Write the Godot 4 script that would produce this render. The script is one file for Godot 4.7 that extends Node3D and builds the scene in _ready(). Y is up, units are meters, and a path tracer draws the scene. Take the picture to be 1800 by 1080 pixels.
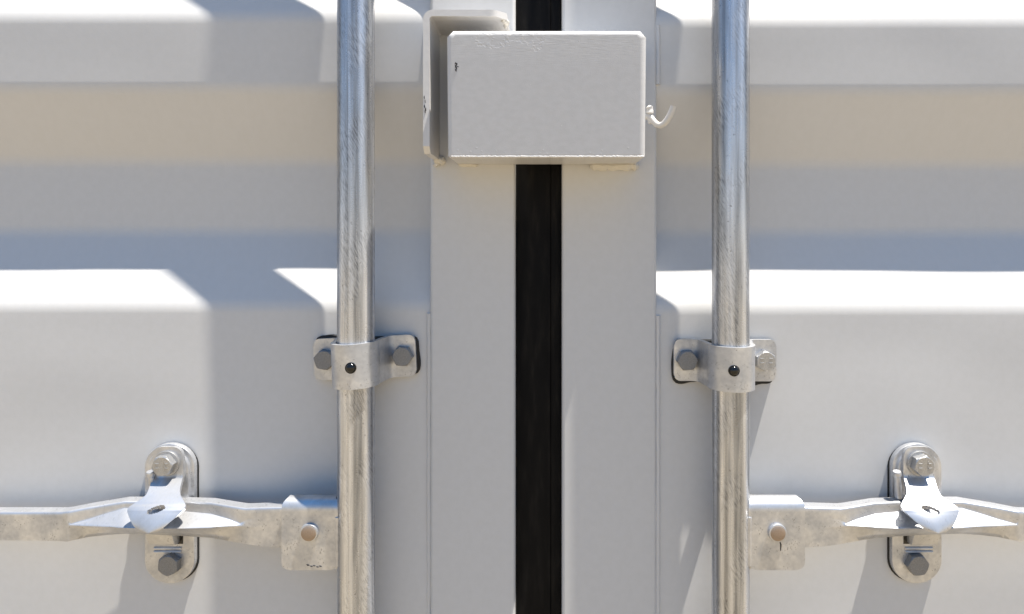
extends Node3D
# Close-up of the locking gear on the doors of a grey shipping container, noon sun.
# Door face (outer flats of the corrugated sheet) lies in z = 0, x to the right, y up, metres.

const FPX := 1104.0      # focal length in pixels of the 1800 x 1080 photograph
const CX := 955.0        # principal point of the shifted lens
const CY := 410.0
const DIST := 0.620      # camera to door face
const EYE := 1.45
const MM := 0.001

var M := {}
var taken := {}

func P(px: float, py: float, zmm: float) -> Vector3:
	var d := DIST - zmm * MM
	return Vector3((px - CX) / FPX * d, EYE - (py - CY) / FPX * d, zmm * MM)

# ------------------------------------------------------------------ mesh kit
class Solid:
	var v := PackedVector3Array()
	var t := PackedInt32Array()
	func quad(a: int, b: int, c: int, d: int) -> void:
		t.append_array(PackedInt32Array([a, b, c, a, c, d]))
	func orient() -> void:
		var vol := 0.0
		var o := v[0]
		for i in range(0, t.size(), 3):
			vol += (v[t[i]] - o).dot((v[t[i + 1]] - o).cross(v[t[i + 2]] - o))
		if vol > 0.0:     # Godot's front faces run clockwise
			for i in range(0, t.size(), 3):
				var k := t[i + 1]
				t[i + 1] = t[i + 2]
				t[i + 2] = k

func loft(rings: Array, cap0 := true, cap1 := true) -> Solid:
	var s := Solid.new()
	var n: int = rings[0].size()
	for r in rings:
		for p in r:
			s.v.append(p)
	for i in rings.size() - 1:
		for j in n:
			var k := (j + 1) % n
			s.quad(i * n + j, i * n + k, (i + 1) * n + k, (i + 1) * n + j)
	for e in 2:
		if (e == 0 and not cap0) or (e == 1 and not cap1):
			continue
		var at := 0 if e == 0 else (rings.size() - 1) * n
		var c := Vector3.ZERO
		for j in n:
			c += s.v[at + j]
		s.v.append(c / n)
		var ci := s.v.size() - 1
		for j in n:
			var k := (j + 1) % n
			if e == 0:
				s.t.append_array(PackedInt32Array([ci, at + k, at + j]))
			else:
				s.t.append_array(PackedInt32Array([ci, at + j, at + k]))
	s.orient()
	return s

func shell2(front: Array, back: Array, holes := {}) -> Solid:
	var s := Solid.new()
	var nr := front.size()
	var nc: int = front[0].size()
	for r in front:
		for p in r:
			s.v.append(p)
	for r in back:
		for p in r:
			s.v.append(p)
	var off := nr * nc
	for i in nr - 1:
		for j in nc - 1:
			if holes.has(Vector2i(i, j)):
				continue
			var a := i * nc + j
			var b := a + 1
			var c := a + nc + 1
			var d := a + nc
			s.quad(a, b, c, d)
			s.quad(off + d, off + c, off + b, off + a)
			if i == 0 or holes.has(Vector2i(i - 1, j)):
				s.quad(b, a, off + a, off + b)
			if i == nr - 2 or holes.has(Vector2i(i + 1, j)):
				s.quad(d, c, off + c, off + d)
			if j == 0 or holes.has(Vector2i(i, j - 1)):
				s.quad(a, d, off + d, off + a)
			if j == nc - 2 or holes.has(Vector2i(i, j + 1)):
				s.quad(c, b, off + b, off + c)
	s.orient()
	return s

func shell(front: Array, thick: float, holes := {}, toward := Vector3(0, 0, 1)) -> Solid:
	var nr := front.size()
	var nc: int = front[0].size()
	var back := []
	for i in nr:
		var row := PackedVector3Array()
		for j in nc:
			var du: Vector3 = front[i][mini(j + 1, nc - 1)] - front[i][maxi(j - 1, 0)]
			var dv: Vector3 = front[mini(i + 1, nr - 1)][j] - front[maxi(i - 1, 0)][j]
			var n := du.cross(dv).normalized()
			if n.dot(toward) < 0.0:
				n = -n
			row.append(front[i][j] - n * thick)
		back.append(row)
	return shell2(front, back, holes)

func resample(path: PackedVector2Array, step: float) -> PackedVector2Array:
	var out := PackedVector2Array([path[0]])
	for i in path.size() - 1:
		var l := path[i].distance_to(path[i + 1])
		var n := maxi(1, ceili(l / step))
		for k in range(1, n + 1):
			out.append(path[i].lerp(path[i + 1], float(k) / n))
	return out

# a sheet bent along a path, extruded across; lo/hi give its width at arc length s of total L
func strip(path: PackedVector2Array, thick: float, width: Callable, to3: Callable, nc := 2) -> Solid:
	var L := 0.0
	for i in path.size() - 1:
		L += path[i].distance_to(path[i + 1])
	var f := []
	var b := []
	var s := 0.0
	for i in path.size():
		if i > 0:
			s += path[i].distance_to(path[i - 1])
		var t := (path[mini(i + 1, path.size() - 1)] - path[maxi(i - 1, 0)]).normalized()
		var n := Vector2(-t.y, t.x)
		var w: Vector2 = width.call(s, L)
		var fr := PackedVector3Array()
		var br := PackedVector3Array()
		for j in nc:
			var k := lerpf(w.x, w.y, float(j) / (nc - 1))
			fr.append(to3.call(path[i] + n * thick * 0.5, k))
			br.append(to3.call(path[i] - n * thick * 0.5, k))
		f.append(fr)
		b.append(br)
	return shell2(f, b)

func inset(poly: PackedVector2Array, d: float) -> PackedVector2Array:
	var out := PackedVector2Array()
	var n := poly.size()
	var area := 0.0
	for i in n:
		area += poly[i].cross(poly[(i + 1) % n])
	var sg := 1.0 if area > 0.0 else -1.0
	for i in n:
		var e0 := (poly[i] - poly[(i + n - 1) % n]).normalized()
		var e1 := (poly[(i + 1) % n] - poly[i]).normalized()
		var m := (Vector2(-e0.y, e0.x) + Vector2(-e1.y, e1.x)).normalized() * sg
		var c := maxf(0.4, m.dot(Vector2(-e1.y, e1.x) * sg))
		out.append(poly[i] + m * d / c)
	return out

# outline in x, y; from z0 (back) to z1 (front) with a rounded front edge
func plate(poly: PackedVector2Array, z0: float, z1: float, bevel: float) -> Solid:
	var rings := []
	var steps := [[0.0, z0], [0.0, z1 - bevel], [bevel * 0.3, z1 - bevel * 0.3], [bevel, z1]]
	for st in steps:
		var q := inset(poly, st[0]) if st[0] > 0.0 else poly
		var r := PackedVector3Array()
		for p in q:
			r.append(Vector3(p.x, p.y, st[1]))
		rings.append(r)
	return loft(rings)

func box(a: Vector3, b: Vector3, bevel := 0.0) -> Solid:
	return plate(PackedVector2Array([Vector2(a.x, a.y), Vector2(b.x, a.y), Vector2(b.x, b.y), Vector2(a.x, b.y)]), a.z, b.z, bevel)

func tube(path: PackedVector3Array, radii: PackedFloat32Array, n := 14) -> Solid:
	var rings := []
	var ref := Vector3(0.13, 0.2, 1).normalized()
	for i in path.size():
		var t := (path[mini(i + 1, path.size() - 1)] - path[maxi(i - 1, 0)]).normalized()
		var u := t.cross(ref)
		if u.length() < 0.2:
			u = t.cross(Vector3(1, 0.1, 0))
		u = u.normalized()
		var w := t.cross(u).normalized()
		var r := PackedVector3Array()
		for j in n:
			var a := TAU * j / n
			r.append(path[i] + (u * cos(a) + w * sin(a)) * radii[i])
		rings.append(r)
	return loft(rings)

# a weld run: lumpy, half sunk into what it joins
func bead(a: Vector3, b: Vector3, r: float, sd: int) -> Solid:
	var rng := RandomNumberGenerator.new()
	rng.seed = sd
	var n := maxi(5, int(a.distance_to(b) / (r * 0.8)))
	var pts := PackedVector3Array()
	var rad := PackedFloat32Array()
	for i in n + 1:
		var k := float(i) / n
		var e := 0.35 if i == 0 or i == n else 1.0
		pts.append(a.lerp(b, k) + Vector3(rng.randf_range(-1, 1), rng.randf_range(-1, 1), rng.randf_range(-0.5, 0.5)) * r * 0.16)
		rad.append(r * e * rng.randf_range(0.86, 1.14))
	return tube(pts, rad, 9)

func dome(c: Vector3, r: float, h: float, n := 24, rows := 6, cut := 1.0) -> Solid:
	var rings := []
	var base := PackedVector3Array()
	for j in n:
		base.append(c + Vector3(cos(TAU * j / n) * r, sin(TAU * j / n) * r, -0.002))
	rings.append(base)
	for i in rows:
		var a := PI * 0.5 * cut * i / rows
		var q := PackedVector3Array()
		for j in n:
			q.append(c + Vector3(cos(TAU * j / n) * r * cos(a), sin(TAU * j / n) * r * cos(a), h * sin(a)))
		rings.append(q)
	return loft(rings)

func disc(c: Vector3, r: float, z0: float, z1: float, bevel: float, n := 28, turn := 0.0) -> Solid:
	var poly := PackedVector2Array()
	for j in n:
		poly.append(Vector2(c.x + cos(TAU * j / n + turn) * r, c.y + sin(TAU * j / n + turn) * r))
	return plate(poly, z0, z1, bevel)

func mirrored(s: Solid) -> Solid:
	var o := Solid.new()
	for p in s.v:
		o.v.append(Vector3(-p.x, p.y, p.z))
	o.t = s.t.duplicate()
	o.orient()
	return o

func numbered(called: String) -> String:
	var n: int = taken.get(called, 0)
	taken[called] = n + 1
	return called if n == 0 else "%s_%03d" % [called, n]

func emit(solids: Array, called: String, mat: Material, parent: Node3D, crease := 38.0, uvf = null) -> MeshInstance3D:
	var o := Vector3.ZERO
	var up: Node = parent
	while up is Node3D and up != self:
		o += (up as Node3D).position
		up = up.get_parent()
	var st := SurfaceTool.new()
	st.begin(Mesh.PRIMITIVE_TRIANGLES)
	var cosc := cos(deg_to_rad(crease))
	for s: Solid in solids:
		var nt := s.t.size() / 3
		var fn := PackedVector3Array()
		var at := {}
		for i in nt:
			var a := s.v[s.t[i * 3]]
			var b := s.v[s.t[i * 3 + 1]]
			var c := s.v[s.t[i * 3 + 2]]
			fn.append((c - a).cross(b - a))
			for k in 3:
				var key := Vector3i(s.v[s.t[i * 3 + k]] * 2e5)
				if at.has(key):
					at[key].append(i)
				else:
					at[key] = [i]
		for i in nt:
			if fn[i].length_squared() < 1e-22:
				continue
			var me := fn[i].normalized()
			for k in 3:
				var p := s.v[s.t[i * 3 + k]]
				var sum := Vector3.ZERO
				for j in at[Vector3i(p * 2e5)]:
					if fn[j].length_squared() > 1e-22 and fn[j].normalized().dot(me) > cosc:
						sum += fn[j]
				st.set_normal(sum.normalized() if sum.length_squared() > 0.0 else me)
				if uvf != null:
					st.set_uv(uvf.call(p))
				st.add_vertex(p - o)
	if uvf != null:
		st.generate_tangents()
	var mi := MeshInstance3D.new()
	mi.name = called
	mi.mesh = st.commit()
	mi.material_override = mat
	mi.cast_shadow = GeometryInstance3D.SHADOW_CASTING_SETTING_ON
	parent.add_child(mi, true)
	return mi

func thing(called: String, label: String, category: String, at: Vector3, group := "") -> Node3D:
	var o := Node3D.new()
	o.name = numbered(called)
	add_child(o)
	o.position = at
	o.set_meta("label", label)
	o.set_meta("category", category)
	if group != "":
		o.set_meta("group", group)
	return o

# ------------------------------------------------------------------ materials
func noise_image(sz: int, freq: float, kind: int, oct: int, sd: int) -> Image:
	var n := FastNoiseLite.new()
	n.seed = sd
	n.noise_type = kind
	n.frequency = freq
	n.fractal_octaves = oct
	return n.get_seamless_image(sz, sz, false, false, 0.12, true)

func tex(img: Image) -> ImageTexture:
	return ImageTexture.create_from_image(img)

func lin(r: float, g: float, b: float) -> Color:
	return Color(r, g, b).linear_to_srgb()

func ramp(img: Image, lo: Color, hi: Color, gamma := 1.0) -> Image:
	var w := img.get_width()
	var h := img.get_height()
	var o := Image.create(w, h, true, Image.FORMAT_RGB8)
	for y in h:
		for x in w:
			o.set_pixel(x, y, lo.lerp(hi, pow(img.get_pixel(x, y).r, gamma)))
	o.generate_mipmaps()
	return o

func mat(albedo: Color, rough: float, metal := 0.0) -> StandardMaterial3D:
	var m := StandardMaterial3D.new()
	m.albedo_color = albedo
	m.roughness = rough
	m.metallic = metal
	m.cull_mode = BaseMaterial3D.CULL_DISABLED
	return m

func triplanar(m: StandardMaterial3D, scale: float) -> void:
	m.uv1_triplanar = true
	m.uv1_world_triplanar = true
	m.uv1_scale = Vector3.ONE * scale

func normal_of(img: Image, strength: float) -> ImageTexture:
	var c: Image = img.duplicate()
	c.convert(Image.FORMAT_RGBA8)
	c.bump_map_to_normal_map(strength)
	return tex(c)

func make_materials() -> void:
	# satin grey paint with orange peel
	var peel := noise_image(512, 0.035, FastNoiseLite.TYPE_SIMPLEX_SMOOTH, 2, 3)
	var soil := noise_image(512, 0.008, FastNoiseLite.TYPE_SIMPLEX, 5, 9)
	var tone := tex(ramp(soil, Color(0.985, 0.985, 0.982), Color(1, 1, 1)))
	var p := mat(lin(0.60, 0.60, 0.60), 0.47)
	p.albedo_texture = tone
	p.normal_enabled = true
	p.normal_texture = normal_of(peel, 1.0)
	p.normal_scale = 0.14
	triplanar(p, 19.0)
	M.paint = p
	var pp: StandardMaterial3D = p.duplicate()
	pp.normal_scale = 0.03
	M.post_paint = pp
	# thick brushed paint on the welded steel (shield, welds, hook)
	var lump := noise_image(512, 0.02, FastNoiseLite.TYPE_SIMPLEX_SMOOTH, 4, 21)
	var bp := mat(lin(0.62, 0.61, 0.60), 0.4)
	bp.albedo_texture = tone
	bp.normal_enabled = true
	bp.normal_texture = normal_of(lump, 2.0)
	bp.normal_scale = 0.2
	triplanar(bp, 12.0)
	M.brush_paint = bp
	var bd := mat(lin(0.60, 0.575, 0.52), 0.45)
	M.bead_paint = bd
	# galvanised steel: spangle + streaks
	var sp := noise_image(512, 0.03, FastNoiseLite.TYPE_CELLULAR, 2, 5)
	var fine := noise_image(512, 0.05, FastNoiseLite.TYPE_SIMPLEX, 4, 12)
	var soft := noise_image(512, 0.009, FastNoiseLite.TYPE_SIMPLEX_SMOOTH, 3, 15)
	var scr := FastNoiseLite.new()
	scr.seed = 50
	scr.frequency = 1.0
	scr.noise_type = FastNoiseLite.TYPE_SIMPLEX
	scr.fractal_octaves = 2
	var mix := Image.create(512, 512, false, Image.FORMAT_RGB8)
	var zinc := Image.create(512, 512, true, Image.FORMAT_RGB8)
	for y in 512:
		for x in 512:
			var v := sp.get_pixel(x, y).r * 0.14 + fine.get_pixel(x, y).r * 0.26 + soft.get_pixel(x, y).r * 0.60
			mix.set_pixel(x, y, Color(v, v, v))
			var c := lin(0.36, 0.37, 0.39).lerp(lin(0.74, 0.75, 0.775), v)
			# scuffs and pits where the coating is bruised
			var where := smoothstep(0.58, 0.80, soft.get_pixel((x * 2 + 130) % 512, (y * 2 + 60) % 512).r)
			var pit := scr.get_noise_2d(x * 0.11, y * 0.07)
			if pit > 0.60:
				c = c.lerp(lin(0.10, 0.10, 0.105), clampf((pit - 0.60) * 7.0, 0.0, 0.5) * where)
			zinc.set_pixel(x, y, c)
	zinc.generate_mipmaps()
	var g := mat(Color(1, 1, 1), 1.0, 0.74)
	g.albedo_texture = tex(zinc)
	g.roughness_texture = tex(ramp(mix, Color(0.56, 0.56, 0.56), Color(0.28, 0.28, 0.28)))
	g.roughness_texture_channel = BaseMaterial3D.TEXTURE_CHANNEL_GREEN
	g.normal_enabled = true
	g.normal_texture = normal_of(mix, 2.0)
	g.normal_scale = 0.14
	triplanar(g, 6.5)
	M.galv = g
	M.rod = rod_material()
	var b := mat(lin(0.25, 0.255, 0.265), 0.45, 0.35)
	b.roughness_texture = g.roughness_texture
	b.roughness_texture_channel = BaseMaterial3D.TEXTURE_CHANNEL_GREEN
	b.roughness = 1.0
	b.albedo_texture = tex(ramp(fine, Color(0.86, 0.86, 0.86), Color(1, 1, 1)))
	triplanar(b, 20.0)
	M.bolt = b
	var bb: StandardMaterial3D = b.duplicate()
	bb.albedo_color = lin(0.50, 0.50, 0.50)
	bb.metallic = 0.7
	M.bright_bolt = bb
	M.rivet = mat(lin(0.40, 0.315, 0.25), 0.42, 0.6)
	M.rivet.albedo_texture = b.albedo_texture
	triplanar(M.rivet, 30.0)
	# rubber
	var rb := mat(lin(0.008, 0.008, 0.009), 0.6)
	rb.metallic_specular = 0.22
	var dust := noise_image(512, 0.012, FastNoiseLite.TYPE_SIMPLEX, 5, 33)
	rb.albedo_color = Color(1, 1, 1)
	rb.albedo_texture = tex(ramp(dust, lin(0.004, 0.004, 0.0045), lin(0.016, 0.014, 0.012), 2.2))
	triplanar(rb, 4.0)
	rb.uv1_scale = Vector3(14, 2.2, 8)
	M.rubber = rb
	M.black = mat(lin(0.006, 0.006, 0.006), 0.14)
	M.pad = mat(lin(0.007, 0.007, 0.008), 0.6)
	M.ink = mat(lin(0.02, 0.02, 0.025), 0.6)
	M.ground = mat(Color(1, 1, 1), 0.95)
	M.ground.albedo_texture = tex(ramp(soil, lin(0.200, 0.160, 0.103), lin(0.338, 0.271, 0.174)))
	triplanar(M.ground, 0.6)
	M.box_paint = box_material()

func rod_material() -> StandardMaterial3D:
	var w := 256
	var h := 2048
	var n1 := FastNoiseLite.new()
	n1.seed = 4
	n1.frequency = 1.0
	n1.noise_type = FastNoiseLite.TYPE_SIMPLEX
	n1.fractal_octaves = 3
	var n2: FastNoiseLite = n1.duplicate()
	n2.seed = 8
	n2.fractal_octaves = 1
	var a := Image.create(w, h, true, Image.FORMAT_RGB8)
	var r := Image.create(w, h, true, Image.FORMAT_RGB8)
	var hm := Image.create(w, h, true, Image.FORMAT_RGBA8)
	for y in h:
		for x in w:
			# u covers 107 mm of girth, v covers 400 mm
			var u := x / float(w) * 107.0
			var v := y / float(h) * 800.0
			var drawn := n1.get_noise_2d(u * 0.35, v * 0.012)          # lengthwise streaks of the drawn tube
			var sl := n1.get_noise_2d((u * 0.87 + v * 0.42) * 0.75, (v * 0.87 - u * 0.42) * 0.07 + 40.0)   # slanting scuffs
			var patch := smoothstep(-0.25, 0.4, n2.get_noise_2d(u * 0.03 + 9.0, v * 0.012))
			var fl := n1.get_noise_2d(u * 0.9, v * 0.9 + 200.0)
			var band := n2.get_noise_2d(u * 0.10 + 31.0, v * 0.0016)
			var k := 0.50 + 0.20 * band + 0.09 * drawn + 0.22 * minf(sl, 0.25) * patch + 0.09 * fl + 0.05 * n1.get_noise_2d(u * 0.12 + 300.0, v * 0.010)
			var c := Color(k * 0.965, k * 0.99, k * 1.04)
			var spot := n2.get_noise_2d(u * 0.16 + 70.0, v * 0.10) + 0.25 * n1.get_noise_2d(u * 0.6, v * 0.6)
			if spot > 1.0:
				c = c.lerp(Color(0.06, 0.055, 0.05), clampf((spot - 1.0) * 9.0, 0.0, 0.85))
			a.set_pixel(x, y, Color(c.r, c.g, c.b).linear_to_srgb())
			var q := 0.31 + 0.04 * n1.get_noise_2d(u * 0.12 + 500.0, v * 0.02) - 0.06 * drawn + 0.12 * absf(sl) * patch + 0.05 * fl
			r.set_pixel(x, y, Color(q, q, q))
			var e := 0.5 + 0.20 * drawn + 0.16 * sl * patch + 0.06 * fl
			hm.set_pixel(x, y, Color(e, e, e))
	hm.bump_map_to_normal_map(1.6)
	a.generate_mipmaps()
	var m := mat(Color(1, 1, 1), 1.0, 0.74)
	m.albedo_texture = tex(a)
	m.roughness_texture = tex(r)
	m.roughness_texture_channel = BaseMaterial3D.TEXTURE_CHANNEL_GREEN
	m.normal_enabled = true
	m.normal_texture = tex(hm)
	m.normal_scale = 0.11
	return m

func box_material() -> StandardMaterial3D:
	# the face of the lock box: old paint edges under new paint, brush lines, a dark chip
	var w := 704
	var h := 448
	var n := FastNoiseLite.new()
	n.frequency = 1.0
	n.noise_type = FastNoiseLite.TYPE_SIMPLEX
	n.fractal_octaves = 3
	n.seed = 17
	var hm := Image.create(w, h, false, Image.FORMAT_RGBA8)
	var al := Image.create(w, h, true, Image.FORMAT_RGB8)
	var flakes := [[0.19, 0.075, 0.045, 0.05], [0.26, 0.07, 0.05, 0.06], [0.34, 0.055, 0.05, 0.035], [0.42, 0.07, 0.06, 0.04], [0.45, 0.12, 0.02, 0.05], [0.24, 0.10, 0.03, 0.04]]
	var bumps := []
	var rng := RandomNumberGenerator.new()
	rng.seed = 6
	for i in 46:
		bumps.append([rng.randf(), 1.0 - 0.09 * rng.randf() * rng.randf(), rng.randf_range(0.002, 0.006)])
	for i in 26:
		bumps.append([rng.randf(), rng.randf(), rng.randf_range(0.0015, 0.003)])
	for y in h:
		for x in w:
			var u := x / float(w)
			var v := y / float(h)
			var e := 0.5 + 0.055 * n.get_noise_2d(x * 0.22, y * 0.30)
			var up := smoothstep(0.42, 0.05, v)
			e += up * 0.10 * n.get_noise_2d(x * 0.012 + 3.0, y * 0.30)
			var rough := n.get_noise_2d(x * 0.045 + 90.0, y * 0.06)
			var f := 0.0
			for q in (flakes if v < 0.3 else []):
				var d := Vector2((u - q[0]) / q[2], (v - q[1]) / q[3]).length() + 0.7 * rough
				f = maxf(f, smoothstep(1.0, 0.86, d))
			e -= 0.42 * f
			e += 0.05 * f * rough
			for q in bumps:
				var dx: float = (u - q[0]) * 1.57
				var dy: float = v - q[1]
				var r2: float = (dx * dx + dy * dy) / (q[2] * q[2])
				if r2 < 6.0:
					e += 0.35 * exp(-r2)
			hm.set_pixel(x, y, Color(e, e, e))
			var c := Color(1, 1, 1).lerp(Color(0.96, 0.96, 0.955), clampf(0.3 + 0.4 * n.get_noise_2d(x * 0.02, y * 0.03 + 9.0), 0, 1))
			al.set_pixel(x, y, c)
	hm.bump_map_to_normal_map(5.0)
	al.generate_mipmaps()
	var m := mat(lin(0.60, 0.60, 0.605), 0.4)
	m.albedo_texture = tex(al)
	m.normal_enabled = true
	m.normal_texture = tex(hm)
	m.normal_scale = 0.34
	return m

# ------------------------------------------------------------------ doors
func fillet(pts: PackedVector2Array, r: float, n := 5) -> PackedVector2Array:
	var out := PackedVector2Array([pts[0]])
	for i in range(1, pts.size() - 1):
		var a := (pts[i - 1] - pts[i]).normalized()
		var b := (pts[i + 1] - pts[i]).normalized()
		var half := acos(clampf(a.dot(b), -1.0, 1.0)) * 0.5
		var d := minf(r / tan(half), 0.45 * minf(pts[i].distance_to(pts[i - 1]), pts[i].distance_to(pts[i + 1])))
		for k in n + 1:
			var t := float(k) / n
			var p0 := pts[i] + a * d
			var p1 := pts[i] + b * d
			out.append(p0.lerp(pts[i], t).lerp(pts[i].lerp(p1, t), t))
	out.append(pts[pts.size() - 1])
	return out

func py_to_y(py: float, zmm: float) -> float:
	return EYE - (py - CY) / FPX * (DIST - zmm * MM)

func door_panel(parent: Node3D, sx: float, edges: Array, sd: int, lean: float) -> void:
	var dep := -36.0
	# profile from the top down: (y, z)
	var prof := PackedVector2Array()
	var per := py_to_y(edges[0], 0) - py_to_y(edges[4], 0)
	for k in [2, 1]:
		prof.append_array([Vector2(py_to_y(edges[0], 0) + per * k, 0), Vector2(py_to_y(edges[1], 0) + per * k, 0), Vector2(py_to_y(edges[2], dep) + per * k, dep * MM), Vector2(py_to_y(edges[3], dep) + per * k, dep * MM)])
	prof.append_array([Vector2(py_to_y(edges[0], 0), lean * 0.5), Vector2(py_to_y(edges[1], 0), -lean * 0.5), Vector2(py_to_y(edges[2], dep), dep * MM), Vector2(py_to_y(edges[3], dep), dep * MM), Vector2(py_to_y(edges[4], 0), 0)])
	var yb := 0.98
	for k in 2:
		var y0 := yb - per * k
		prof.append_array([Vector2(y0, 0.0016 if k == 0 else 0.0), Vector2(y0 - 0.072, dep * MM), Vector2(y0 - 0.142, dep * MM), Vector2(y0 - 0.214, 0)])
	prof.append(Vector2(0.17, 0))
	prof = resample(fillet(prof, 0.034, 7), 0.011)
	var nz := FastNoiseLite.new()
	nz.seed = sd
	nz.frequency = 4.2
	nz.fractal_octaves = 2
	var front := []
	var back := []
	var x0 := 0.085
	var x1 := 1.16
	var xs := []
	var x := x0
	while x < x1:
		xs.append(x)
		x += 0.011 if x < 0.56 else 0.05
	xs.append(x1)
	var catch_c := P(1617, 815, 0)
	for p in prof:
		var f := PackedVector3Array()
		var b := PackedVector3Array()
		for q in xs:
			var z := p.y + nz.get_noise_2d(q * 0.75, p.x * 1.2) * 0.0009
			var d2 := Vector2(q - catch_c.x, (p.x - catch_c.y + 0.012) * 0.9).length_squared()
			z += 0.0016 * exp(-d2 / (2.0 * 0.021 * 0.021))
			f.append(Vector3(q * sx, p.x, z))
			b.append(Vector3(q * sx, p.x, z - 0.003))
		front.append(f)
		back.append(b)
	emit([shell2(front, back)], "corrugated_panel", M.paint, parent, 60.0)

func door_post(parent: Node3D, xa: float, xb: float, proud: float) -> void:
	# hollow section with rounded front edges, a little proud of the sheet
	var r := 0.0035
	var rings := []
	for y in [0.17, 2.42]:
		var q := PackedVector3Array()
		q.append(Vector3(xa, y, -0.05))
		for k in 6:
			var a := PI * 0.5 * k / 5.0
			q.append(Vector3(xa + r - r * cos(a), y, proud - r + r * sin(a)))
		for k in 6:
			var a := PI * 0.5 * (1.0 - k / 5.0)
			q.append(Vector3(xb - r + r * cos(a), y, proud - r + r * sin(a)))
		q.append(Vector3(xb, y, -0.05))
		rings.append(q)
	emit([loft(rings)], "vertical_frame", M.post_paint, parent, 50.0)

func seam(parent: Node3D, x: float, edges: Array, sd: int) -> void:
	# painted fillet of sealant where the flats meet the frame
	var runs := [[py_to_y(edges[4] + 14, 0), 0.99], [py_to_y(edges[0] + 10, 0), py_to_y(edges[1] - 10, 0)]]
	var list := []
	for i in 2:
		list.append(bead_line(Vector3(x, runs[i][0], 0.0004), Vector3(x, runs[i][1], 0.0004), 0.0021, sd + i))
	emit(list, "sealant_seam", M.post_paint, parent)

func bead_line(a: Vector3, b: Vector3, r: float, sd: int) -> Solid:
	var rng := RandomNumberGenerator.new()
	rng.seed = sd
	var n := int(a.distance_to(b) / 0.006)
	var pts := PackedVector3Array()
	var rad := PackedFloat32Array()
	for i in n + 1:
		pts.append(a.lerp(b, float(i) / n) + Vector3(rng.randf_range(-1, 1) * 0.0002, 0, 0))
		rad.append(r * rng.randf_range(0.9, 1.1))
	return tube(pts, rad, 8)

func build_doors() -> void:
	var el := [27.0, 155.0, 283.0, 408.0, 537.0]
	var er := [35.0, 159.0, 288.0, 410.0, 541.0]
	var xl0 := P(755.5, 0, 4).x
	var xl1 := P(905.5, 0, 4).x
	var xr0 := P(988, 0, 4).x
	var xr1 := P(1155.5, 0, 4).x
	var dl := thing("container_door", "grey corrugated steel container door under the lock box shield", "door", Vector3(-0.6, 0.17, 0), "container doors")
	door_panel(dl, -1.0, el, 41, 0.0026)
	door_post(dl, xl0, xl1, 0.004)
	seam(dl, xl0 - 0.0015, el, 61)
	var dr := thing("container_door", "grey corrugated steel container door beside the small painted hook", "door", Vector3(0.6, 0.17, 0), "container doors")
	door_panel(dr, 1.0, er, 57, 0.0022)
	door_post(dr, xr0, xr1, 0.0020)
	seam(dr, xr1 + 0.0015, er, 71)
	# rubber seal: two lips, one lapped over the other
	var g := thing("door_seal", "black rubber door seal filling the gap between the door frames", "seal", Vector3(xl1, 0.17, -0.02))
	var lips := [[xl1 - 0.001, xl1 + 0.0345, -0.0095], [xl1 + 0.0340, xr0 + 0.001, -0.0115]]
	for l in lips:
		var rings := []
		for y in [0.17, 2.42]:
			var q := PackedVector3Array([Vector3(l[0], y, -0.04)])
			for k in 9:
				var t := k / 8.0
				var edge := pow(absf(t * 2.0 - 1.0), 4.0)
				q.append(Vector3(lerpf(l[0], l[1], t), y, l[2] - 0.0012 * edge))
			q.append(Vector3(l[1], y, -0.04))
			rings.append(q)
		emit([loft(rings)], "rubber_lip", M.rubber, g, 50.0)

# ------------------------------------------------------------------ lock box
func rect_ring(l: float, r: float, b: float, t: float, ch: float, zl: float, zr: float, zb: float, zt: float) -> PackedVector3Array:
	var q := PackedVector3Array()
	var c2 := 0.0012
	q.append(Vector3(l + c2, b, zb))
	q.append(Vector3(r - c2, b, zb))
	q.append(Vector3(r, b + c2, zr))
	q.append(Vector3(r, t - ch, zr))
	q.append(Vector3(r - ch, t, zt))
	q.append(Vector3(l + ch, t, zt))
	q.append(Vector3(l, t - ch, zl))
	q.append(Vector3(l, b + c2, zl))
	return q

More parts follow.
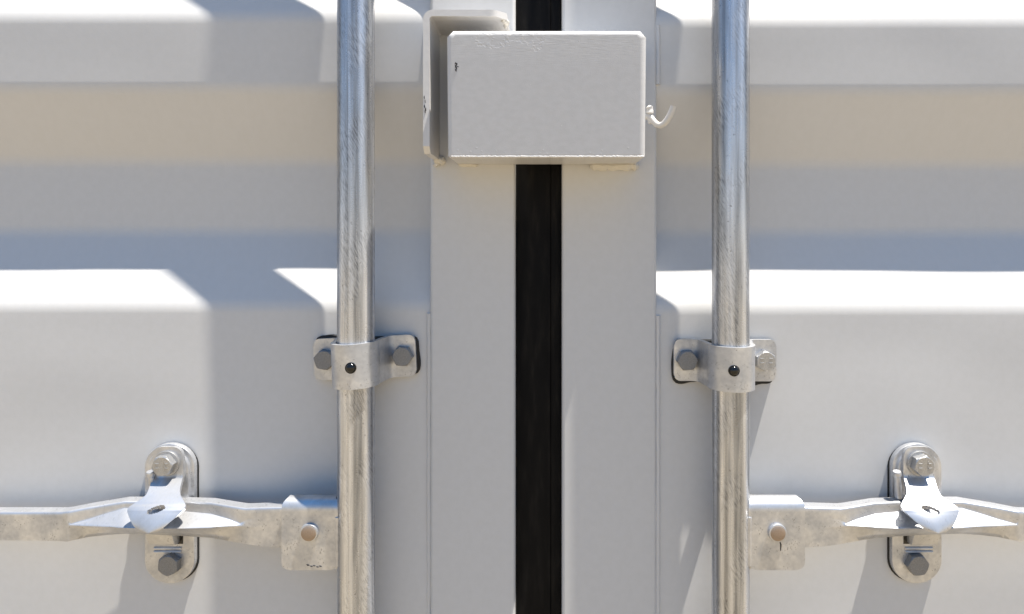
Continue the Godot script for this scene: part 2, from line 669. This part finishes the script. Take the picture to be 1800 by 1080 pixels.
func build_lock_box() -> void:
	var e := 0.068
	var a := P(785.5, 275, 68)
	var b := P(1136.5, 54, 68)
	var o := thing("lock_box", "grey painted steel lock box bridging both door frames", "lock box", Vector3((a.x + b.x) * 0.5, a.y, 0.004))
	var rl := 0.0045
	var rr := 0.0060
	var lean := 0.056      # the face leans out at the top
	var rt := 0.0052
	var rb := 0.0022
	var rings := []
	rings.append(rect_ring(a.x, b.x, a.y, b.y, 0.0055, 0.0043, 0.0043, 0.0043, 0.0043))
	for k in 9:
		var t := PI * 0.5 * k / 8.0
		var i := 1.0 - cos(t)
		var j := 1.0 - sin(t)
		var ring := rect_ring(a.x + rl * i, b.x - rr * i, a.y + rb * i, b.y - rt * i, 0.0055 - 0.002 * i, e - rl * j, e - rr * j, e - rb * j, e - rt * j)
		for q in ring.size():
			ring[q] += Vector3(0, 0, (ring[q].y - (a.y + b.y) * 0.5) * lean)
		rings.append(ring)
	var uvf := func(p: Vector3) -> Vector2: return Vector2((p.x - a.x) / (b.x - a.x), (b.y - p.y) / (b.y - a.y))
	emit([loft(rings)], "cover", M.box_paint, o, 50.0, uvf)
	# a small chip in the paint near the left edge, down to dark steel
	var chip := []
	for q in [[[799.5, 113], [801, 110.5], [803, 112], [802.2, 116]], [[800, 114], [801.5, 118], [803, 121]], [[803.5, 117], [806.5, 117.5]], [[802.5, 119], [801.2, 123], [802, 126]]]:
		var pts2 := PackedVector3Array()
		var rad2 := PackedFloat32Array()
		for k in q.size():
			var y := py_to_y(q[k][1], 68)
			var zz := e + (y - (a.y + b.y) * 0.5) * lean
			pts2.append(P(q[k][0], q[k][1], zz * 1000.0 - 0.15))
			rad2.append(0.0003 if k == 0 or k == q.size() - 1 else 0.0008)
		if q.size() == 2:
			rad2 = PackedFloat32Array([0.0006, 0.0003])
		chip.append(tube(pts2, rad2, 7))
	emit(chip, "paint_chip", M.ink, o)
	# welded run along the lower front edge and the right foot
	emit([bead(P(792, 275.4, 64.2), P(1131, 275.4, 64.2), 0.0011, 3)], "edge_weld", M.brush_paint, o)
	emit([bead(P(1036, 292.5, 5), P(1123, 291.5, 5), 0.0046, 14)], "foot_weld", M.bead_paint, o)
	emit([bead(P(806, 289, 5), P(840, 290, 5), 0.0022, 15)], "foot_weld", M.bead_paint, o)
	# hook of bent round bar on the side of the box
	var ht := [[1131, 205, 34, 3.0], [1139, 205, 35, 3.0], [1144, 207, 36, 3.0], [1149, 213.5, 38, 2.95], [1154.5, 219, 40, 2.95], [1161, 220.5, 42, 2.95], [1167.5, 217.5, 44, 2.95], [1173, 211, 46, 2.95], [1177.5, 203.5, 48, 2.9], [1181, 195, 49, 2.85], [1184, 186.5, 50, 2.85]]
	var pts := PackedVector3Array()
	var rad := PackedFloat32Array()
	for h in ht:
		pts.append(P(h[0], h[1], h[2]))
		rad.append(h[3] * MM)
	var hook := emit([tube(pts, rad, 14)], "hook", M.brush_paint, o, 60.0)
	hook.set_meta("label", "small bent hook welded to the side of the box")
	emit([bead(P(1141, 186, 36), P(1143, 202, 36), 0.0032, 8), bead(P(1141, 204, 36), P(1145, 219, 36), 0.0024, 9)], "hook_weld", M.brush_paint, o)

	# shield: bent flat bar over the top and left of the box
	var f := 59.0
	var zl := P(743.5, 269, f)
	var zt := P(890, 17, f)
	var s := thing("lock_shield", "grey painted bent steel shield over the left side of the lock box", "shield", Vector3(zl.x, zl.y, 0.004))
	var th := 0.0058
	var mid := PackedVector2Array()
	var cx := zl.x + 0.0085
	var cy := zt.y - 0.0085
	var rm := 0.0085 - th * 0.5
	mid.append(Vector2(zl.x + th * 0.5, zl.y))
	for k in 8:
		var t := PI - PI * 0.5 * k / 7.0
		mid.append(Vector2(cx + cos(t) * rm, cy + sin(t) * rm))
	mid.append(Vector2(zt.x, zt.y - th * 0.5))
	mid = resample(mid, 0.003)
	var wid := func(q: float, L: float) -> Vector2:
		var rem := L - q
		var cut := 0.010 * maxf(0.0, 1.0 - rem / 0.010)
		var cut2 := 0.006 * maxf(0.0, 1.0 - q / 0.006)
		return Vector2(0.0043, 0.059 - cut - cut2)
	var to3 := func(p: Vector2, w: float) -> Vector3: return Vector3(p.x, p.y, w)
	emit([strip(mid, th, wid, to3, 6)], "bent_plate", M.brush_paint, s, 40.0)
	var chips := []
	for q in [[745.5, 171, 1.0], [747, 178, 0.7], [746, 187, 1.3], [748, 192, 1.2], [747, 196, 0.9]]:
		var c := P(q[0], q[1], 59.3)
		chips.append(tube(PackedVector3Array([c + Vector3(0, 0.0014, 0), c, c + Vector3(0.0003, -0.0016, 0)]), PackedFloat32Array([0.0002, 0.00045 * q[2], 0.0002]), 6))
	emit(chips, "paint_chip", M.ink, s)
	var wl := []
	wl.append(bead(P(889, 40, 40), P(888, 49, 8), 0.0030, 5))
	wl.append(bead(P(884, 34, 50), P(893, 42, 40), 0.0026, 6))
	emit(wl, "corner_weld", M.bead_paint, s)
	var wb := []
	wb.append(bead(P(762, 281, 7), P(782, 283, 7), 0.0042, 11))
	wb.append(bead(P(764, 287, 6), P(771, 290, 6), 0.0032, 12))
	emit(wb, "corner_weld", M.bead_paint, s)

# ------------------------------------------------------------------ fasteners
func hex_bolt(parent: Node3D, c: Vector3, r: float, h: float, turn: float, m: Material, washer := 0.0, marks := 0) -> void:
	var z0 := c.z
	if washer > 0.0:
		emit([disc(c, washer, z0 - 0.0005, z0 + 0.0022, 0.0006)], "washer", M.bright_bolt, parent)
		z0 += 0.002
	var rings := []
	for st in [[0.0, 1.0], [h - 0.0016, 1.0], [h - 0.0007, 0.95], [h, 0.84]]:
		var q := PackedVector3Array()
		for j in 30:
			var a := TAU * j / 30.0
			var hx := cos(PI / 6.0) / cos(fmod(a, PI / 3.0) - PI / 6.0)
			var k: float = minf(hx, st[1] * 1.0) if st[1] < 1.0 else hx
			q.append(Vector3(c.x + cos(a + turn) * r * k, c.y + sin(a + turn) * r * k, z0 + st[0]))
		rings.append(q)
	var b := emit([loft(rings)], "bolt", m, parent, 25.0)
	if marks > 0:
		var list := []
		var zt := z0 + h
		for s in [-1.0, 1.0]:
			for k in 2:
				var y := c.y + (k - 0.5) * 0.0042 + 0.0005
				var x: float = c.x + s * r * 0.42
				list.append(box(Vector3(x - 0.0018, y - 0.0006, zt - 0.0004), Vector3(x + 0.0018, y + 0.0006, zt + 0.0004), 0.0003))
				if marks > 1 and s > 0:
					list.append(box(Vector3(x - 0.0018, y - 0.0006, zt - 0.0004), Vector3(x - 0.0009, y + 0.0026, zt + 0.0004), 0.0003))
		emit(list, "head_marking", m, b)

# ------------------------------------------------------------------ rod clamp
func build_clamp(sx: float, cpx: float, cpy: float, tilt: float, label: String, plug_x: float, sd: int, marks: int, pads: Array) -> void:
	var c := P(cpx, cpy, 6)
	c.x = sx * 0.1757
	var o := thing("rod_clamp", label, "clamp", Vector3(c.x, c.y - 0.02, 0.0), "clamps holding the locking rods")
	var bx := Basis(Vector3(0, 0, 1), tilt)
	var put := func(p: Vector3) -> Vector3:
		var q: Vector3 = bx * p
		return Vector3(c.x + q.x, c.y + q.y, p.z)
	# strap profile across x, z
	var th := 0.0045
	var zt := 0.0036 + th * 0.5
	var zc := 0.031
	var rm := 0.0175 + th * 0.5
	var path := PackedVector2Array()
	var raw := fillet(PackedVector2Array([Vector2(-0.0482, zt), Vector2(-0.0235, zt), Vector2(-rm, zc - 0.002)]), 0.010, 6)
	for k in range(0, 25):
		var a := PI - PI * k / 24.0
		raw.append(Vector2(cos(a) * rm, zc + sin(a) * rm))
	var r2 := fillet(PackedVector2Array([Vector2(rm, zc - 0.002), Vector2(0.0255, zt), Vector2(0.0515, zt)]), 0.010, 6)
	raw.append_array(r2)
	path = resample(raw, 0.0016)
	var rc := 0.0065
	var hh := 0.0203
	var wid := func(q: float, L: float) -> Vector2:
		var u := minf(q, L - q)
		var k := hh
		if u < rc:
			k = hh - rc + sqrt(maxf(0.0, rc * rc - (rc - u) * (rc - u)))
		return Vector2(-k, k)
	var to3 := func(p: Vector2, w: float) -> Vector3: return put.call(Vector3(p.x, w, p.y))
	emit([strip(path, th, wid, to3, 6)], "strap", M.galv, o, 38.0)
	# rubber pads under the two ears, squeezed out unevenly
	var rng := RandomNumberGenerator.new()
	rng.seed = sd
	for s in [-1.0, 1.0]:
		var poly := PackedVector2Array()
		var base := PackedVector2Array()
		for k in 40:
			var a := TAU * k / 40.0
			var n := 5.0
			var ex := pow(pow(absf(cos(a)), n) + pow(absf(sin(a)), n), -1.0 / n)
			base.append(Vector2(cos(a) * ex * 0.0148, sin(a) * ex * 0.0196))
		var ph := rng.randf() * TAU
		for k in 40:
			var g := 1.0 + 0.045 * sin(TAU * k / 40.0 * 2.0 + ph) + 0.03 * sin(TAU * k / 40.0 * 5.0 + ph * 2.0)
			var q := base[k] * g
			var w: Vector3 = put.call(Vector3(s * 0.0350 + 0.0016 + q.x, q.y, 0) + pads[0 if s < 0 else 1])
			poly.append(Vector2(w.x, w.y))
		emit([plate(poly, 0.0001, 0.0040, 0.0012)], "rubber_pad", M.pad, o)
		var bc: Vector3 = put.call(Vector3(s * 0.0378 + 0.0016, 0.0005, 0.0036 + th))
		hex_bolt(o, bc, 0.0103, 0.0072, rng.randf() * 1.0, M.bright_bolt if (marks > 0 and s > 0) else M.bolt, 0.0, marks if s > 0 else 0)
	# rubber saddle under the rod, between the legs of the strap
	var sad := PackedVector2Array()
	for q in [Vector2(-0.0205, -0.0185), Vector2(0.0205, -0.0185), Vector2(0.0205, 0.0192), Vector2(-0.0205, 0.0192)]:
		var w2: Vector3 = put.call(Vector3(q.x, q.y, 0))
		sad.append(Vector2(w2.x, w2.y))
	emit([plate(sad, 0.0001, 0.0136, 0.0016)], "rubber_saddle", M.pad, o)
	# grub screw sunk in a hole in the strap crown
	var ang := asin(plug_x / (rm + th * 0.5))
	var zs := zc + cos(ang) * (rm + th * 0.5)
	var pc: Vector3 = put.call(Vector3(plug_x, -0.0005, zs))
	var ring := []
	for st in [[0.0052, -0.0022], [0.0051, 0.0003], [0.0046, 0.0004], [0.0044, 0.0001]]:
		var q := PackedVector3Array()
		for j in 28:
			q.append(pc + Vector3(cos(TAU * j / 28) * st[0], sin(TAU * j / 28) * st[0], st[1]))
		ring.append(q)
	emit([loft(ring)], "screw_hole", M.black, o)
	var scr := emit([dome(pc + Vector3(0, 0, 0.0), 0.0044, 0.0030, 24, 6)], "grub_screw", M.black, o, 50.0)
	var ca := tilt + (0.0 if sx < 0 else PI * 0.5)
	var sl := Vector3(cos(ca), sin(ca), 0)
	emit([tube(PackedVector3Array([pc + sl * -0.0034 + Vector3(0, -0.0004, 0.0002), pc + Vector3(0, -0.0004, 0.0010), pc + sl * 0.0034 + Vector3(0, -0.0004, 0.0002)]), PackedFloat32Array([0.0003, 0.0004, 0.0003]), 6)], "screw_slot", M.ink, scr)

# ------------------------------------------------------------------ locking rod with handle hub
func build_rod(sx: float, label: String, turn: float) -> void:
	var c := Vector3(sx * 0.1757, 0.2, 0.031)
	var o := thing("locking_rod", label, "locking rod", c, "vertical locking rods")
	var rings := []
	for y in [0.2, 0.8, 1.2, 1.6, 2.0, 2.4]:
		var q := PackedVector3Array()
		for j in 72:
			var a := TAU * j / 72.0
			q.append(Vector3(c.x + cos(a) * 0.0171, y, c.z + sin(a) * 0.0171))
		rings.append(q)
	var uvf := func(p: Vector3) -> Vector2:
		var a := atan2(p.x - c.x, p.z - c.z) / TAU + turn
		return Vector2(a, (p.y - 1.0) / 0.80)
	emit([loft(rings)], "rod", M.rod, o, 40.0, uvf)
	# hub: plate folded over the handle, welded to the rod
	var xi := 0.1895
	var xo := 0.2415
	var yb := py_to_y(1003, 41)
	var yt := py_to_y(871.5, 31) - 0.010
	var path := PackedVector2Array([Vector2(yb, 0.0385)])
	path.append(Vector2(yt, 0.0385))
	for k in range(1, 12):
		var a := PI * k / 12.0
		path.append(Vector2(yt + sin(a) * 0.0075, 0.031 + cos(a) * 0.0075))
	path.append(Vector2(yt, 0.0235))
	path.append(Vector2(yb + 0.004, 0.0235))
	path = resample(path, 0.0015)
	var rc := 0.0075
	var wid := func(q: float, L: float) -> Vector2:
		var u := minf(q, L - q)
		var k := 0.0
		if u < rc:
			k = rc - sqrt(maxf(0.0, rc * rc - (rc - u) * (rc - u)))
		var fold := 0.0035 * smoothstep(0.058, 0.066, q) * smoothstep(0.098, 0.088, q)
		var mouth := 0.0040 * smoothstep(0.060, 0.064, q) * smoothstep(0.094, 0.088, q)
		return Vector2(xi + k + mouth, xo - k - fold)
	var to3 := func(p: Vector2, w: float) -> Vector3: return Vector3(sx * w, p.x, p.y)
	var hub := emit([strip(path, 0.005, wid, to3, 8)], "handle_hub", M.galv, o, 38.0)
	var rc3 := P(1364.5, 936, 41)
	rc3.x = sx * 0.2155
	emit([disc(rc3, 0.0084, 0.0405, 0.0440, 0.0012)], "rivet_collar", M.galv, hub)
	emit([dome(Vector3(rc3.x, rc3.y, 0.0436), 0.0072, 0.0016, 26, 5, 0.9)], "rivet", M.rivet, hub, 50.0)
	var wl := []
	wl.append(bead_line(Vector3(sx * 0.1898, yt - 0.006, 0.0395), Vector3(sx * 0.1898, yb + 0.004, 0.0395), 0.0031, 31 + int(sx)))
	wl.append(bead(Vector3(sx * 0.1925, yb + 0.020, 0.0385), Vector3(sx * 0.1900, yb - 0.003, 0.034), 0.0034, 35 + int(sx)))
	wl.append(bead(Vector3(sx * 0.1905, yt - 0.002, 0.024), Vector3(sx * 0.1900, yb + 0.006, 0.024), 0.0028, 38))
	emit(wl, "hub_weld", M.galv, o)
	# scraped dark marks on the hub face
	var sc := []
	if sx < 0:
		for q in [[541, 994], [547, 996], [552, 995], [558, 997], [563, 996]]:
			var c0 := P(q[0], q[1], 41.1)
			sc.append(tube(PackedVector3Array([c0 + Vector3(-0.0014, 0.0004, 0), c0, c0 + Vector3(0.0014, -0.0003, 0)]), PackedFloat32Array([0.0002, 0.0007, 0.0002]), 6))
	else:
		sc.append(tube(PackedVector3Array([P(1371, 952, 41.1), P(1373, 958, 41.1), P(1372.5, 969, 41.1)]), PackedFloat32Array([0.0004, 0.0007, 0.0003]), 6))
	emit(sc, "scrape", M.ink, hub)

# ------------------------------------------------------------------ swing handle
func build_handle(sx: float, label: String) -> void:
	# stations from the hub outwards, pixels of the photograph's right handle:
	# x, top, top of shelf, ridge, bottom, z flat, z back (upper strip), z ridge, z bottom
	var st := [
		[1372, 890, 908, 930, 963, 34, 34, 34, 34],
		[1412, 890, 908, 930, 963, 33.5, 33.5, 33.5, 33.5],
		[1450, 891, 909, 928, 961, 33, 33, 33, 33],
		[1478, 892, 916, 926, 957, 32.5, 32.5, 33, 32.5],
		[1488, 891, 921, 925.5, 955, 32, 32, 33.5, 32],
		[1510, 887.5, 913, 926, 951, 32, 29.5, 36, 31],
		[1540, 882.5, 905, 927.5, 946, 32, 25.5, 39, 29],
		[1585, 881, 901, 928.5, 943, 32, 22, 41, 27],
		[1621, 880.5, 899, 929, 941, 32, 21, 41.5, 26],
		[1660, 880, 896.5, 928.5, 939.5, 32, 21.5, 41, 26],
		[1692, 880, 895.5, 927.5, 939, 32, 23, 40, 27],
		[1722, 885, 904, 926.5, 941, 32, 25.5, 38, 29],
		[1755, 890.5, 914, 925.5, 944.5, 32, 29, 35, 31],
		[1786, 896.5, 922, 924.5, 951, 32, 32, 33, 32],
		[1793, 898, 915, 926, 953, 32.5, 32.5, 32.5, 32.5],
		[1802, 899, 914, 928, 952, 31, 31, 31, 31],
		[1840, 899, 914, 928, 951, 30, 30, 30, 30],
		[1990, 899, 914, 928, 950, 30, 30, 30, 30]]
	var o := thing("swing_handle", label, "handle", Vector3(sx * 0.36, py_to_y(950, 30), 0.02), "swing handles of the locking rods")
	var dense := []
	for i in st.size() - 1:
		var n := 3 if i > 3 and i < 14 else 2
		for k in n:
			var row := []
			for q in 9:
				row.append(lerpf(st[i][q], st[i + 1][q], float(k) / n))
			dense.append(row)
	dense.append(st[st.size() - 1])
	var front := []
	for s in dense:
		# the photo's handles mirror one another about the seam of the doors
		var keys := [P(s[0], s[1], s[6] - 3.0), P(s[0], s[1] + 2.0, s[6] - 0.9), P(s[0], s[1] + 6.0, s[6]), P(s[0], s[2] - 2.0, s[6]), P(s[0], s[2] + 0.0, lerpf(s[6], s[7], 0.08)), P(s[0], s[3] - 1.5, lerpf(s[6], s[7], 0.95)), P(s[0], s[3] + 1.0, s[7]), P(s[0], s[3] + 4.0, lerpf(s[7], s[8], 0.3)), P(s[0], s[4], s[8])]
		var col := PackedVector3Array()
		for i in keys.size() - 1:
			for k in 2:
				var q: Vector3 = keys[i].lerp(keys[i + 1], k * 0.5)
				col.append(Vector3(sx * q.x, q.y, q.z))
		var e: Vector3 = keys[keys.size() - 1]
		col.append(Vector3(sx * e.x, e.y, e.z))
		front.append(col)
	var back := []
	for r in front:
		var b := PackedVector3Array()
		for p in r:
			b.append(p - Vector3(0, 0, 0.0085))
		back.append(b)
	emit([shell2(front, back)], "lever", M.galv, o, 78.0)

# ------------------------------------------------------------------ handle keeper
func pill(cx: float, cy: float, hw: float, hh: float, flat := 0.0) -> PackedVector2Array:
	var poly := PackedVector2Array()
	for k in 17:
		var a := PI * k / 16.0
		poly.append(Vector2(cx + cos(a) * hw, cy + hh - hw * 0.92 + sin(a) * hw * 0.92))
	for k in 17:
		var a := PI + PI * k / 16.0
		poly.append(Vector2(cx + cos(a) * hw, cy - hh + hw * 0.92 + sin(a) * hw * 0.92))
	return poly

func build_keeper(sx: float, label: String) -> void:
	var top := P(1611, 780, 7)
	var bot := P(1611, 1025, 7)
	var cx := sx * top.x
	var cy := (top.y + bot.y) * 0.5
	var hh := (top.y - bot.y) * 0.5
	var o := thing("handle_keeper", label, "latch", Vector3(cx, bot.y, 0.0), "keepers that hold the swing handles")
	emit([plate(pill(cx - sx * 0.0012, cy - 0.0016, 0.0240, hh - 0.0005), 0.0002, 0.0034, 0.001)], "rubber_pad", M.pad, o)
	emit([plate(pill(cx, cy, 0.0243, hh), 0.0033, 0.0085, 0.0012)], "back_plate", M.galv, o)
	# raised cheek behind the catch
	var ck := P(1611, 790, 9)
	var cheek := PackedVector2Array()
	for k in 13:
		var a := PI * k / 12.0
		cheek.append(Vector2(cx + cos(a) * 0.0205, ck.y - 0.019 + sin(a) * 0.019))
	cheek.append(Vector2(cx - 0.0205, py_to_y(880, 12)))
	cheek.append(Vector2(cx + 0.0205, py_to_y(880, 12)))
	emit([plate(cheek, 0.008, 0.0118, 0.0015)], "cheek_plate", M.galv, o)
	# pressed step, staple and slot below the handle
	var by := py_to_y(958, 15)
	var bt := py_to_y(925, 15)
	var bx0 := sx * P(1601, 0, 15).x
	var bx1 := sx * P(1648, 0, 15).x
	var stp := box(Vector3(minf(bx0, bx1), by, 0.008), Vector3(maxf(bx0, bx1), bt, 0.0165), 0.0014)
	for q in stp.v.size():
		if stp.v[q].z > 0.009:
			stp.v[q] += Vector3(0, 0, (stp.v[q].y - by) * 0.42)
	emit([stp], "staple", M.galv, o)
	var hx0 := sx * P(1589, 0, 9).x
	var hx1 := sx * P(1600, 0, 9).x
	emit([box(Vector3(minf(hx0, hx1), py_to_y(957, 9), 0.0080), Vector3(maxf(hx0, hx1), py_to_y(930, 9), 0.0089), 0.0002)], "slot", M.black, o)
	for k in 2:
		var yy := py_to_y(964 + k * 6.5, 9)
		var xa := sx * P(1591, 0, 9).x
		var xb := sx * P(1640, 0, 9).x
		emit([box(Vector3(minf(xa, xb), yy - 0.0012, 0.0080), Vector3(maxf(xa, xb), yy + 0.0010, 0.0100), 0.0009)], "pressed_rib", M.galv, o)
	# the hinged catch
	var rows := [[786, 1606, 1626, 15.5], [787.5, 1600, 1632, 15.5], [790, 1596, 1636, 15.5], [794, 1592, 1640, 15.5], [801, 1589.5, 1642, 15.5], [815, 1588.5, 1643, 15.5], [832, 1588.5, 1643, 15.5], [838, 1589, 1643, 15.7], [842, 1590, 1643.5, 17.0], [848, 1591.5, 1645, 20], [856, 1593.5, 1647.5, 24], [864, 1594.5, 1650.5, 28], [870, 1593.5, 1653.5, 31], [876, 1590.5, 1660, 33.6], [882, 1587, 1669, 36.2], [887, 1585, 1677, 38.2], [891, 1585, 1683, 40], [894.5, 1586.5, 1686, 41.4], [898, 1589, 1687, 42.8], [902, 1593, 1686.5, 44.0], [906, 1597.5, 1685, 45.3], [911, 1603, 1683, 46.8], [916, 1608.5, 1681, 48.2], [921, 1614.5, 1678.5, 49.5], [926, 1620, 1675, 50.6], [930, 1625, 1671, 51.4], [933, 1629.5, 1667.5, 51.9], [935.5, 1634.5, 1664, 52.3], [937, 1639, 1660, 52.5], [938, 1644, 1656, 52.6]]
	var nc := 45
	var fine := []
	for i in rows.size() - 1:
		var n := maxi(1, roundi((rows[i + 1][0] - rows[i][0]) / 1.2)) if rows[i][0] > 880.0 and rows[i][0] < 908.0 else 1
		for k in n:
			var t := float(k) / n
			fine.append([lerpf(rows[i][0], rows[i + 1][0], t), lerpf(rows[i][1], rows[i + 1][1], t), lerpf(rows[i][2], rows[i + 1][2], t), lerpf(rows[i][3], rows[i + 1][3], t)])
	fine.append(rows[rows.size() - 1])
	var front := []
	for r in fine:
		var row := PackedVector3Array()
		for j in nc:
			var t := float(j) / (nc - 1)
			var in_spoon := clampf((r[0] - 876.0) / 25.0, 0.0, 1.0)
			var crown := (1.0 - pow(absf(t * 2.0 - 1.0), 2.0)) * in_spoon * 2.2
			var q := P(lerpf(r[1], r[2], t), r[0], r[3] + crown - 1.1 * in_spoon)
			row.append(Vector3(sx * q.x, q.y, q.z))
		front.append(row)
	var holes := {}
	for i in fine.size() - 1:
		for j in nc - 1:
			var py: float = (fine[i][0] + fine[i + 1][0]) * 0.5
			var px: float = lerpf(fine[i][1], fine[i][2], (j + 0.5) / (nc - 1))
			var d := Vector2(px - 1636.0, py - 896.5).rotated(-0.36)
			if pow(absf(d.x / 17.0), 2.6) + pow(absf(d.y / 5.4), 2.6) < 1.0:
				holes[Vector2i(i, j)] = true
	emit([shell(front, 0.0037, holes)], "catch", M.galv, o, 42.0)
	# fasteners
	var b1 := P(1617, 815, 16)
	b1.x *= sx
	b1.z = 0.0155
	hex_bolt(o, b1, 0.0104, 0.0072, 0.3 if sx > 0 else 0.15, M.bright_bolt, 0.0122, 2)
	var b2 := P(1613.5, 993.5, 13)
	b2.x *= sx
	b2.z = 0.0084
	hex_bolt(o, b2, 0.0107, 0.0072, 0.1 if sx > 0 else 0.45, M.bolt)
	# hinge pin, headed end up, on the left of both keepers
	var pl := P(1577, 829, 19) if sx > 0 else P(264, 829, 19)
	var pe := P(1580, 874, 15) if sx > 0 else P(268, 874, 15)
	emit([tube(PackedVector3Array([pl, pl.lerp(pe, 0.05), pl.lerp(pe, 0.16), pl.lerp(pe, 0.22), pe]), PackedFloat32Array([0.0034, 0.0040, 0.0040, 0.0030, 0.0036]), 16)], "hinge_pin", M.galv, o)

# ------------------------------------------------------------------ scene
func _ready() -> void:
	var cam := Camera3D.new()
	cam.name = "camera"
	cam.projection = Camera3D.PROJECTION_FRUSTUM
	cam.near = 0.05
	cam.far = 4000.0
	cam.size = 1080.0 / FPX * 0.05
	cam.frustum_offset = Vector2((900.0 - CX) / FPX * 0.05, -(540.0 - CY) / FPX * 0.05)
	cam.position = Vector3(0, EYE, DIST)
	add_child(cam)
	cam.current = true
	var we := WorldEnvironment.new()
	we.name = "world_environment"
	var env := Environment.new()
	env.background_mode = Environment.BG_SKY
	var sky := Sky.new()
	var sm := ProceduralSkyMaterial.new()
	sm.sky_top_color = lin(0.026, 0.102, 0.245)
	sm.sky_horizon_color = lin(0.25, 0.29, 0.31)
	sm.sky_curve = 0.16
	sm.ground_bottom_color = Color(0.42, 0.36, 0.30)
	sm.ground_horizon_color = Color(0.55, 0.52, 0.48)
	sm.sun_angle_max = 1.0
	sm.sky_energy_multiplier = 1.0
	sky.sky_material = sm
	env.sky = sky
	env.tonemap_mode = Environment.TONE_MAPPER_LINEAR
	env.tonemap_exposure = 2.75
	env.sdfgi_enabled = true
	env.ssao_enabled = true
	env.ssil_enabled = true
	we.environment = env
	add_child(we)
	var sun := DirectionalLight3D.new()
	sun.name = "sun"
	sun.light_energy = 1.28
	sun.light_color = Color(1.0, 0.97, 0.92)
	sun.light_angular_distance = 0.53
	sun.shadow_enabled = true
	sun.transform.basis = Basis.looking_at(Vector3(-3.2, -11.7, -1.0).normalized(), Vector3(0, 0, 1))
	add_child(sun)

	make_materials()
	# the yard in front of the container
	var gm := PlaneMesh.new()
	gm.size = Vector2(3000, 3000)
	var gr := MeshInstance3D.new()
	gr.name = "ground"
	gr.mesh = gm
	gr.material_override = M.ground
	gr.set_meta("kind", "structure")
	gr.set_meta("label", "dry brown earth yard in front of the container")
	add_child(gr)

	build_doors()
	build_rod(-1.0, "galvanised locking rod on the door with the lock shield", 0.02)
	build_rod(1.0, "galvanised locking rod on the door with the small hook", 0.45)
	build_handle(-1.0, "galvanised swing handle hinged to the rod beside the lock shield")
	build_handle(1.0, "galvanised swing handle hinged to the rod beside the small hook")
	build_lock_box()
	build_clamp(-1.0, 640, 628.5, deg_to_rad(2.6), "slightly tilted galvanised clamp with dull grey bolts around the rod", 0.0016, 5, 0, [Vector3(0.001, 0.0028, 0), Vector3(0.0022, -0.0012, 0)])
	build_clamp(1.0, 1278, 633, deg_to_rad(-0.3), "level galvanised clamp with one bright marked bolt around the rod", -0.0032, 9, 1, [Vector3(-0.0012, -0.0036, 0), Vector3(-0.0002, -0.0050, 0)])
	build_keeper(-1.0, "galvanised handle keeper with spoon catch on the door beside the lock shield")
	build_keeper(1.0, "galvanised handle keeper with spoon catch on the door beside the small hook")
